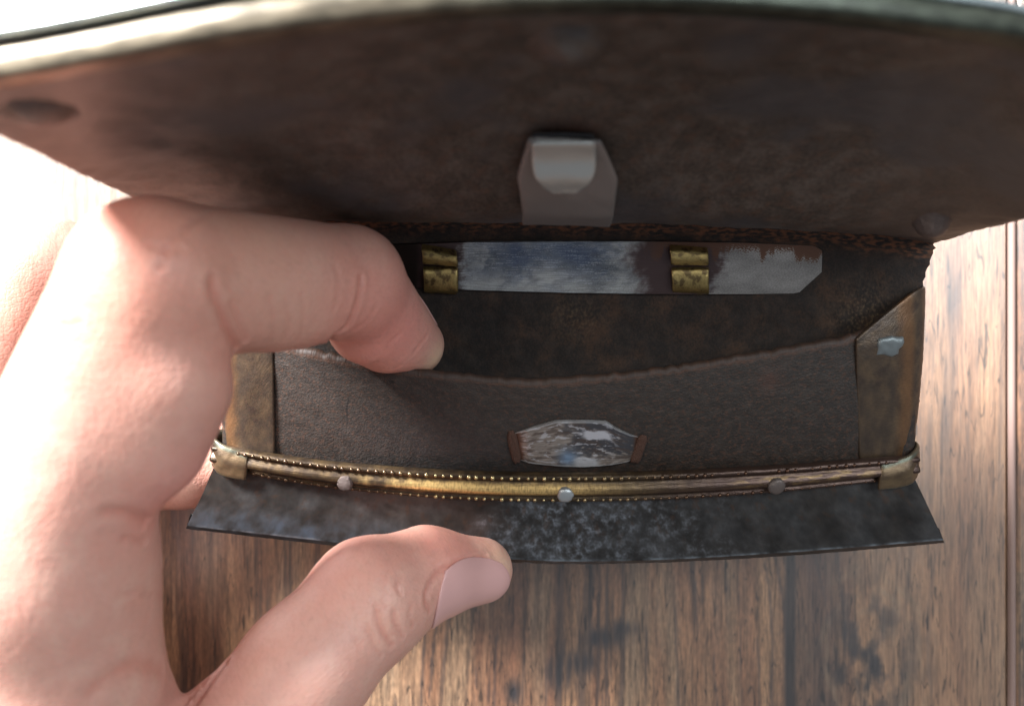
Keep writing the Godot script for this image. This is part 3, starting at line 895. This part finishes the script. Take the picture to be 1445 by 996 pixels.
func build_flap(t: Node3D) -> void:
	flap_rows = [
		row([[290, 316, 0.1350], [410, 308, 0.1352], [540, 303, 0.1354], [670, 302, 0.1355], [800, 302, 0.1355], [930, 305, 0.1355], [1060, 312, 0.1355], [1190, 324, 0.1354], [1318, 343, 0.1352]]),
		row([[208, 287, 0.1225], [356, 303, 0.1228], [502, 309, 0.1230], [648, 309, 0.1230], [795, 309, 0.1230], [940, 311, 0.1232], [1083, 317, 0.1236], [1228, 325, 0.1240], [1371, 328, 0.1245]]),
		row([[127, 250, 0.1050], [290, 236, 0.1040], [456, 221, 0.1036], [632, 208, 0.1036], [807, 202, 0.1040], [980, 204, 0.1054], [1149, 214, 0.1070], [1305, 246, 0.1095], [1450, 304, 0.1120]]),
		row([[20, 199, 0.0885], [190, 166, 0.0872], [392, 135, 0.0866], [606, 107, 0.0868], [820, 99, 0.0876], [1025, 103, 0.0898], [1218, 116, 0.0925], [1385, 152, 0.0966], [1540, 250, 0.1015]]),
		row([[-150, 128, 0.0755], [70, 92, 0.0735], [322, 44, 0.0720], [580, 11, 0.0720], [835, -3, 0.0730], [1077, 5, 0.0755], [1295, 28, 0.0790], [1490, 64, 0.0850], [1640, 180, 0.0900]])]
	var fl := part("flap", loft(flap_rows, 110, 60, 0.0018, Vector3(0, 0, 1), {"even": false, "lump": 0.00022, "freq": 160.0}), M.flap_leather, t)
	# metal binding over the outer edge
	var inner := []
	for off in [[0.0006, -0.0016], [0.0007, 0.0006], [0.0, 0.0010], [-0.0007, 0.0011], [-0.0014, 0.0009], [-0.0018, 0.0002], [-0.0018, -0.006]]:
		var r := []
		for k in 41:
			var s := k / 40.0
			var n := flap_normal(s, 0.985)
			var o := (flap_at(s, 1.0) - flap_at(s, 0.97)).normalized()
			r.append(flap_at(s, 1.0) + n * off[0] + o * off[1])
		inner.append(r)
	part("rim_binding", loft(inner, 90, 14, 0.0004, Vector3(0, 1, 0), {"even": false, "lump": 0.00006, "freq": 300.0}), M.rim_brass, fl)
	var outer := []
	for off in [[-0.0030, -0.012], [-0.0032, 0.0003], [-0.0035, 0.0006], [-0.0038, 0.0003], [-0.0040, -0.012]]:
		var r := []
		for k in 41:
			var s := k / 40.0
			var n := flap_normal(s, 0.985)
			var o := (flap_at(s, 1.0) - flap_at(s, 0.97)).normalized()
			r.append(flap_at(s, 1.0) + n * (off[0] + 0.0004 * sin(s * 9.0) + 0.0012 * sm(0.35, 0.6, s)) + o * off[1])
		outer.append(r)
	part("outer_plate_edge", loft(outer, 80, 12, 0.0003, Vector3(0, 1, 0), {"even": false}), M.rim_silver, fl)
	# catch: a steel plate with a tongue bent out of it, hanging over the flap's foot
	var on := func(list, lift):
		var r := []
		for a in list:
			var q := flap_find(a[0], a[1])
			r.append(flap_at(q.x, q.y) + flap_normal(q.x, q.y) * lift)
		return r
	var rows := []
	for a in [[748, 845, 190, 0.0014], [740, 856, 214, 0.0019], [732, 867, 244, 0.0024], [736, 864, 272, 0.0028], [740, 861, 300, 0.0029]]:
		var v: float = a[2] - (a[3] - 0.0008) * F / 0.115
		rows.append(on.call([[a[0], v], [(a[0] + a[1]) * 0.5, v + 1.0], [a[1], v + 4.0]], a[3]))
	rows.append(rows[4].map(func(p): return p + Vector3(0, -0.0032, 0.0006)))
	var plate := part("catch_plate", loft(rows, 14, 24, 0.0006, Vector3(0, 0, 1), {"su": false, "sv": false, "lump": 0.00008, "freq": 300.0}), M.catch_steel, fl)
	rows = []
	for k in 9:
		var v: float = [200.0, 213.0, 226.0, 238.0, 249.0, 258.0, 265.0, 270.0, 273.0][k]
		var w := 42.0 * sqrt(maxf(0.02, 1.0 - pow(maxf(v - 222.0, 0.0) / 53.5, 2.4)))
		var lift := 0.0021 + 0.0017 * sm(0, 5, k)
		var vv := v - (lift - 0.0004) * F / 0.112
		rows.append(on.call([[794 - w, vv], [794, vv], [794 + w, vv]], lift))
	part("tongue", loft(rows, 14, 18, 0.0006, Vector3(0, 0, 1), {"lump": 0.00008, "freq": 300.0}), M.tongue_steel, plate)
	rows = [on.call([[752, 181], [793, 180], [836, 182]], 0.0009), on.call([[750, 201], [793, 200], [838, 203]], 0.0012)]
	part("slot_shade", loft(rows, 10, 6, 0.0003, Vector3(0, 0, 1), {"su": false}), M.slot_dark, plate)  # dark sheet laid on to give the shade of an opening
	for a in [[803, 60, 0.0030, 0.0017, "flap_leather"], [1316, 314, 0.0021, 0.0018, "rivet_copper"], [52, 158, 0.0026, 0.0012, "flap_leather"]]:
		var q := flap_find(a[0], a[1])
		var n := flap_normal(q.x, q.y)
		var r: float = a[2]
		part("boss", lathe(flap_at(q.x, q.y) - n * 0.0004, n, [[r * 1.5, 0.0002], [r * 1.15, 0.0005], [r * 0.95, a[3] * 0.8], [r * 0.6, a[3] * 1.2], [r * 0.25, a[3] * 1.36], [0.0, a[3] * 1.4]], 24, 0.10), M[a[4]], fl)


# ---------------------------------------------------------------- the hand
var bones: Array = []           # [a, b, ra, rb, k]
var bA := PackedVector3Array()
var bD := PackedVector3Array()
var bL := PackedFloat32Array()
var bR := PackedFloat32Array()
var bS := PackedFloat32Array()
var bK := PackedFloat32Array()


func bone(u0: float, v0: float, d0: float, r0: float, u1: float, v1: float, d1: float, r1: float, k: float) -> void:
	var a := P(u0, v0, d0)
	var b := P(u1, v1, d1)
	bA.append(a)
	bD.append(b - a)
	bL.append(maxf((b - a).length_squared(), 1e-10))
	bR.append(r0)
	bS.append(r1 - r0)
	bK.append(k)


func sdf(p: Vector3, list: PackedInt32Array) -> float:
	var d := 1.0
	for i in list:
		var q := p - bA[i]
		var t := clampf(q.dot(bD[i]) / bL[i], 0.0, 1.0)
		var e := (q - bD[i] * t).length() - bR[i] - bS[i] * t
		var k := bK[i]
		var h := k - absf(d - e)
		d = minf(d, e)
		if h > 0.0:
			d -= h * h * 0.25 / k
	return d


var every := PackedInt32Array()


func on_skin(u: float, v: float) -> Vector3:        # the skin point that is seen at that spot
	var o := Vector3(0, H, 0)
	var dir := (P(u, v, 0.1) - o).normalized()
	var t := 0.07
	for i in 90:
		var s := sdf(o + dir * t, every)
		if s < 0.00003:
			break
		t += s * 0.9
		if t > 0.3:
			return Vector3.INF
	return o + dir * t


func build_hand() -> void:
	# palm and wrist
	bone(60, 815, 0.1050, 0.0132, 60, 1010, 0.1090, 0.0138, 0.006)
	bone(60, 1010, 0.1090, 0.0138, -160, 1400, 0.1150, 0.0200, 0.004)
	bone(-150, 880, 0.1330, 0.0125, -200, 1400, 0.1250, 0.0200, 0.008)
	bone(-140, 900, 0.1380, 0.0120, -220, 1400, 0.1330, 0.0190, 0.008)
	# index finger
	bone(214, 402, 0.1000, 0.0095, 40, 800, 0.1020, 0.0112, 0.004)
	bone(238, 545, 0.1000, 0.0070, 205, 620, 0.1010, 0.0070, 0.003)      # pad of the lower joint
	bone(218, 398, 0.1000, 0.0094, 492, 398, 0.1215, 0.0076, 0.0016)
	bone(390, 428, 0.1120, 0.0057, 420, 430, 0.1140, 0.0052, 0.002)      # middle pad
	bone(490, 398, 0.1215, 0.0076, 584, 487, 0.1375, 0.0047, 0.0014)
	bone(524, 454, 0.1300, 0.0066, 545, 470, 0.1330, 0.0060, 0.0016)     # pad of the tip
	# thumb
	bone(170, 1270, 0.1180, 0.0140, 335, 1058, 0.1165, 0.0088, 0.003)
	bone(335, 1058, 0.1165, 0.0088, 430, 945, 0.1210, 0.0083, 0.004)
	bone(430, 945, 0.1210, 0.0083, 522, 846, 0.1265, 0.0084, 0.004)
	bone(522, 846, 0.1265, 0.0084, 600, 809, 0.1320, 0.0064, 0.003)
	bone(600, 809, 0.1320, 0.0064, 678, 804, 0.1378, 0.0050, 0.003)
	bone(350, 1010, 0.1330, 0.0052, 190, 1100, 0.1280, 0.0066, 0.0015)    # web
	bone(190, 992, 0.1130, 0.0050, 150, 1010, 0.1130, 0.0060, 0.0015)
	# middle finger, behind the index
	bone(62, 386, 0.1480, 0.0097, -150, 820, 0.1400, 0.0115, 0.0010)
	bone(62, 386, 0.1480, 0.0097, 270, 470, 0.1560, 0.0078, 0.0010)
	bone(270, 470, 0.1560, 0.0078, 430, 500, 0.1570, 0.0064, 0.0010)
	# ring finger under the pouch
	bone(-90, 900, 0.1420, 0.0100, 50, 660, 0.1500, 0.0088, 0.0010)
	bone(50, 660, 0.1500, 0.0088, 262, 655, 0.1545, 0.0076, 0.0010)
	bone(262, 655, 0.1545, 0.0076, 420, 640, 0.1570, 0.0062, 0.0010)
	# little finger
	bone(-140, 960, 0.1420, 0.0090, -20, 820, 0.1520, 0.0078, 0.0010)
	bone(-20, 820, 0.1520, 0.0078, 90, 740, 0.1590, 0.0066, 0.0010)
	every = PackedInt32Array(range(bA.size()))

	var t := Node3D.new()
	t.name = "hand"
	add_child(t)
	t.position = P(60, 1010, 0.1090)
	t.set_meta("label", "bare left hand, index finger hooked into the pouch, thumb on the blade")
	t.set_meta("category", "hand")
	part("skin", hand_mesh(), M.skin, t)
	# thumb nail: a curved plate over the side of the thumb that faces the camera's lower right
	nail(t, "thumbnail", P(590, 813, 0.1318), P(690, 803, 0.1385), Vector3(0.06, 0.96, 0.30), 0.94, -0.06, 1.10)
	nail(t, "fingernail", P(520, 425, 0.1270), P(600, 492, 0.1385), Vector3(0.42, -0.8, -0.42), 0.75, 0.2, 1.02)


func nail(t: Node3D, called: String, a: Vector3, b: Vector3, facing: Vector3, half_angle: float, from: float, to: float) -> void:
	var ax := (b - a).normalized()
	var f := (facing - ax * facing.dot(ax)).normalized()
	var g := ax.cross(f)
	var rows := []
	for j in 13:
		var y := j / 12.0
		var r := []
		for i in 15:
			var x := i / 7.0 - 1.0
			# rounded root and rounded free edge
			var w := half_angle * (1.0 - 0.30 * pow(1.0 - y, 3.0) - 0.22 * pow(y, 6.0))
			var yy := y
			yy -= (0.10 * x * x) * (y - 0.4) * 2.2
			var th := x * w
			var c := a.lerp(b, lerpf(from, to, yy))
			var dir := f * cos(th) + g * sin(th)
			var p := c + dir * 0.014
			for k in 40:
				var s := sdf(p, every)
				if s < 0.00002:
					break
				p -= dir * s * 0.8
				if (p - c).dot(dir) < 0.0034:
					p = c + dir * 0.0034
					break
			r.append(p + dir * (0.00034 * (1.0 - 0.5 * x * x)))
		rows.append(r)
	part(called, loft(rows, 28, 24, 0.0004, f, {"even": false}), M.nail, t)


func hand_mesh() -> ArrayMesh:
	var lo := Vector3(-0.112, 0.002, -0.026)
	var hi := Vector3(0.006, 0.098, 0.094)
	var B := 8
	var nb := Vector3i(((hi - lo) / (CELL * B)).ceil())
	var nx := nb.x * B + 1
	var ny := nb.y * B + 1
	var nz := nb.z * B + 1
	var field := PackedFloat32Array()
	field.resize(nx * ny * nz)
	var cells := PackedInt32Array()
	cells.resize(nx * ny * nz)
	cells.fill(-1)
	var reach := CELL * B * 0.87
	var active := []
	for bz in nb.z:
		for by in nb.y:
			for bx in nb.x:
				var c := lo + Vector3(bx + 0.5, by + 0.5, bz + 0.5) * CELL * B
				var near := PackedInt32Array()
				var m := 1e9
				var ds := PackedFloat32Array()
				for i in every:
					var q := c - bA[i]
					var s := clampf(q.dot(bD[i]) / bL[i], 0.0, 1.0)
					var e := (q - bD[i] * s).length() - bR[i] - bS[i] * s
					ds.append(e)
					m = minf(m, e)
				if absf(m) > reach + 0.0045 and not (m > -0.009 and m < 0):
					continue
				for i in every:
					if ds[i] < m + reach * 2.0 + 0.008:
						near.append(i)
				var cd := sdf(c, near)
				if absf(cd) > reach * 1.08:
					continue
				active.append(Vector3i(bx, by, bz) * B)
				for z in B + 1:
					for y in B + 1:
						var at := (bz * B + z) * nx * ny + (by * B + y) * nx + bx * B
						for x in B + 1:
							field[at + x] = sdf(lo + Vector3(bx * B + x, by * B + y, bz * B + z) * CELL, near)
	var pts := PackedVector3Array()
	var sy := nx
	var sz := nx * ny
	var corner := [0, 1, sy, sy + 1, sz, sz + 1, sz + sy, sz + sy + 1]
	var cpos := []
	for k in 8:
		cpos.append(Vector3(k & 1, (k >> 1) & 1, k >> 2))
	var edges := [[0, 1], [2, 3], [4, 5], [6, 7], [0, 2], [1, 3], [4, 6], [5, 7], [0, 4], [1, 5], [2, 6], [3, 7]]
	for b in active:
		for z in B:
			for y in B:
				var at: int = (b.z + z) * sz + (b.y + y) * sy + b.x
				for x in B:
					var o := at + x
					var mask := 0
					for k in 8:
						if field[o + corner[k]] < 0:
							mask |= 1 << k
					if mask == 0 or mask == 255:
						continue
					var sum := Vector3.ZERO
					var n := 0
					for e in edges:
						var s0: float = field[o + corner[e[0]]]
						var s1: float = field[o + corner[e[1]]]
						if (s0 < 0) != (s1 < 0):
							sum += cpos[e[0]].lerp(cpos[e[1]], s0 / (s0 - s1))
							n += 1
					cells[o] = pts.size()
					pts.append(lo + (Vector3(b.x + x, b.y + y, b.z + z) + sum / n) * CELL)
	var index := PackedInt32Array()
	for b in active:
		for z in B:
			for y in B:
				var at: int = (b.z + z) * sz + (b.y + y) * sy + b.x
				for x in B:
					var o := at + x
					if cells[o] < 0:
						continue
					var s0 := field[o] < 0
					for axis in 3:
						var step: int = [1, sy, sz][axis]
						if (field[o + step] < 0) == s0:
							continue
						var p1: int = [sy, sz, 1][axis]
						var p2: int = [sz, 1, sy][axis]
						if o - p1 - p2 < 0:
							continue
						var a := cells[o]
						var c1 := cells[o - p1]
						var c2 := cells[o - p1 - p2]
						var c3 := cells[o - p2]
						if a < 0 or c1 < 0 or c2 < 0 or c3 < 0:
							continue
						if s0:      # solid behind, looking along +axis: Godot wants clockwise
							index.append_array([a, c2, c1, a, c3, c2])
						else:
							index.append_array([a, c1, c2, a, c2, c3])
	# creases
	var lines := creases()
	var norm := normals_of(pts, index)
	var cols := PackedColorArray()
	cols.resize(pts.size())
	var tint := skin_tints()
	for i in pts.size():
		var p := pts[i]
		var push := 0.00006 * N1.get_noise_3dv(p * 160.0) + 0.00002 * N2.get_noise_3dv(p * 520.0)
		var red := 0.0
		for l in lines:
			var box: AABB = l.box
			if not box.has_point(p):
				continue
			var pl: Array = l.pts
			var best := 1.0
			for k in pl.size() - 1:
				best = minf(best, p.distance_to(Geometry3D.get_closest_point_to_segment(p, pl[k], pl[k + 1])))
			var w: float = l.w
			var g := exp(-best * best / (w * w))
			push -= l.depth * g - 0.35 * l.depth * exp(-pow((best - 2.0 * w) / w, 2.0))
			red = maxf(red, g * l.red)
		pts[i] = p + norm[i] * push
		var c := Color(0.525, 0.288, 0.225)
		var mott := N1.get_noise_3dv(p * 210.0)
		c = c.lerp(Color(0.54, 0.225, 0.16), clampf(0.2 + 0.6 * mott, 0, 1) * 0.6)
		c = c.lerp(Color(0.60, 0.39, 0.29), clampf(-0.1 - 0.8 * mott, 0, 1) * 0.7)
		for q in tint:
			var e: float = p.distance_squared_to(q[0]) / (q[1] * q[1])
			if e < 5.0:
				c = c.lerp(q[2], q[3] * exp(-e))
		c = c.lerp(Color(0.47, 0.17, 0.12), red)
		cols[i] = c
	norm = normals_of(pts, index)
	var arr := []
	arr.resize(Mesh.ARRAY_MAX)
	arr[Mesh.ARRAY_VERTEX] = pts
	arr[Mesh.ARRAY_NORMAL] = norm
	arr[Mesh.ARRAY_COLOR] = cols
	arr[Mesh.ARRAY_INDEX] = index
	var mesh := ArrayMesh.new()
	mesh.add_surface_from_arrays(Mesh.PRIMITIVE_TRIANGLES, arr)
	return mesh


func normals_of(pts: PackedVector3Array, index: PackedInt32Array) -> PackedVector3Array:
	var n := PackedVector3Array()
	n.resize(pts.size())
	for i in range(0, index.size(), 3):
		var a := index[i]
		var b := index[i + 1]
		var c := index[i + 2]
		var f := (pts[c] - pts[a]).cross(pts[b] - pts[a])
		n[a] += f
		n[b] += f
		n[c] += f
	for i in n.size():
		n[i] = n[i].normalized()
	return n


func creases() -> Array:
	var spec := [
		# [width, depth, redness, points]
		[0.0004, 0.00034, 0.5, [[442, 491], [468, 480], [488, 462], [503, 430], [509, 392]]],
		[0.0003, 0.00012, 0.2, [[500, 466], [520, 450], [530, 432]]],
		[0.00055, 0.00034, 0.6, [[333, 491], [324, 470], [314, 446], [303, 418], [299, 395]]],
		[0.0004, 0.00025, 0.3, [[345, 480], [336, 455], [325, 430]]],
		[0.0003, 0.00012, 0.2, [[556, 520], [590, 490], [605, 468]]],
		[0.0003, 0.00012, 0.2, [[525, 515], [550, 485], [565, 470]]],
		[0.0003, 0.0001, 0.15, [[470, 440], [478, 400], [472, 372]]],
		[0.0003, 0.0001, 0.15, [[400, 480], [408, 450], [402, 420]]],
		[0.0003, 0.0001, 0.15, [[420, 482], [428, 450], [425, 415]]],
		[0.0003, 0.0001, 0.15, [[380, 484], [386, 455], [380, 420]]],
		[0.0007, 0.00026, 0.5, [[228, 742], [205, 735], [180, 725], [150, 722]]],
		[0.0004, 0.0003, 0.3, [[232, 760], [205, 765], [175, 760]]],
		[0.0010, 0.00020, 0.4, [[226, 946], [195, 938], [160, 950], [130, 975]]],
		[0.0003, 0.0002, 0.2, [[228, 840], [200, 836], [165, 840]]],
		[0.0003, 0.0002, 0.2, [[300, 300], [270, 318], [240, 345], [225, 380]]],
		[0.0003, 0.00016, 0.12, [[205, 345], [230, 352], [258, 350]]],
		# knuckle of the thumb
		[0.00034, 0.00028, 0.35, [[556, 862], [558, 880], [568, 897]]],
		[0.00036, 0.0003, 0.4, [[531, 852], [533, 876], [543, 897], [553, 911]]],
		[0.0003, 0.00014, 0.25, [[516, 884], [526, 908], [538, 926]]],
		[0.0003, 0.00016, 0.25, [[581, 852], [577, 868], [583, 884]]],
		[0.0003, 0.00016, 0.25, [[543, 858], [538, 846], [545, 834]]],
		[0.0003, 0.00012, 0.2, [[548, 900], [556, 892], [564, 904]]],
		[0.0003, 0.00008, 0.15, [[497, 892], [508, 915]]],
		[0.0003, 0.0002, 0.2, [[565, 838], [560, 825], [566, 812]]],
		[0.0003, 0.0002, 0.2, [[540, 832], [540, 818], [548, 805]]],
		[0.00022, 0.00010, 0.0, [[440, 850], [465, 872], [490, 884]]],
		[0.00022, 0.00012, 0.0, [[372, 905], [400, 912], [412, 930], [418, 950]]],
		[0.00022, 0.0001, 0.0, [[350, 935], [372, 948], [385, 965]]],
		[0.0005, 0.0005, 0.6, [[318, 936], [300, 958], [280, 985], [262, 1010]]],
		[0.0004, 0.0003, 0.5, [[290, 962], [268, 985], [250, 1005]]],
		[0.0004, 0.00035, 0.5, [[606, 862], [600, 845], [606, 825], [622, 805], [650, 792], [685, 785]]],
		[0.0004, 0.0003, 0.4, [[110, 455], [98, 462], [85, 460]]]]
	var r := []
	for s in spec:
		var raw := []
		for q in s[3]:
			var p := on_skin(q[0], q[1])
			if p != Vector3.INF:
				raw.append(p)
		if raw.size() < 2:
			continue
		var pts := []
		for k in 25:
			pts.append(cat(raw, k / 24.0))
		var box := AABB(pts[0], Vector3.ZERO)
		for p in pts:
			box = box.expand(p)
		r.append({"pts": pts, "w": s[0], "depth": s[1], "red": s[2], "box": box.grow(s[0] * 4.0)})
	return r


func skin_tints() -> Array:
	var r := []
	var spec := [
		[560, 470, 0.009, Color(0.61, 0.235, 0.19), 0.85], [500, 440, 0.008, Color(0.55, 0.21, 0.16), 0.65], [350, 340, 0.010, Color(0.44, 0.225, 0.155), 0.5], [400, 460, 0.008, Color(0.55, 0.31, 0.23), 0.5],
		[615, 508, 0.0025, Color(0.64, 0.44, 0.28), 0.6], [320, 500, 0.005, Color(0.55, 0.24, 0.18), 0.6], [215, 720, 0.005, Color(0.58, 0.24, 0.18), 0.6],
		[480, 800, 0.008, Color(0.64, 0.31, 0.25), 0.6], [640, 775, 0.006, Color(0.66, 0.27, 0.21), 0.7], [708, 788, 0.0030, Color(0.66, 0.42, 0.28), 0.5],
		[400, 900, 0.009, Color(0.65, 0.36, 0.29), 0.5], [330, 950, 0.006, Color(0.55, 0.26, 0.20), 0.6], [270, 980, 0.006, Color(0.50, 0.22, 0.17), 0.6],
		[270, 680, 0.006, Color(0.55, 0.22, 0.19), 0.7], [540, 870, 0.005, Color(0.62, 0.34, 0.26), 0.6], [110, 350, 0.013, Color(0.48, 0.19, 0.13), 0.85], [40, 450, 0.012, Color(0.48, 0.20, 0.14), 0.8]]  # last two: shade on the middle finger painted in as darker, redder skin
	for s in spec:
		var p := on_skin(s[0], s[1])
		if p != Vector3.INF:
			r.append([p, s[2], s[3], s[4]])
	return r
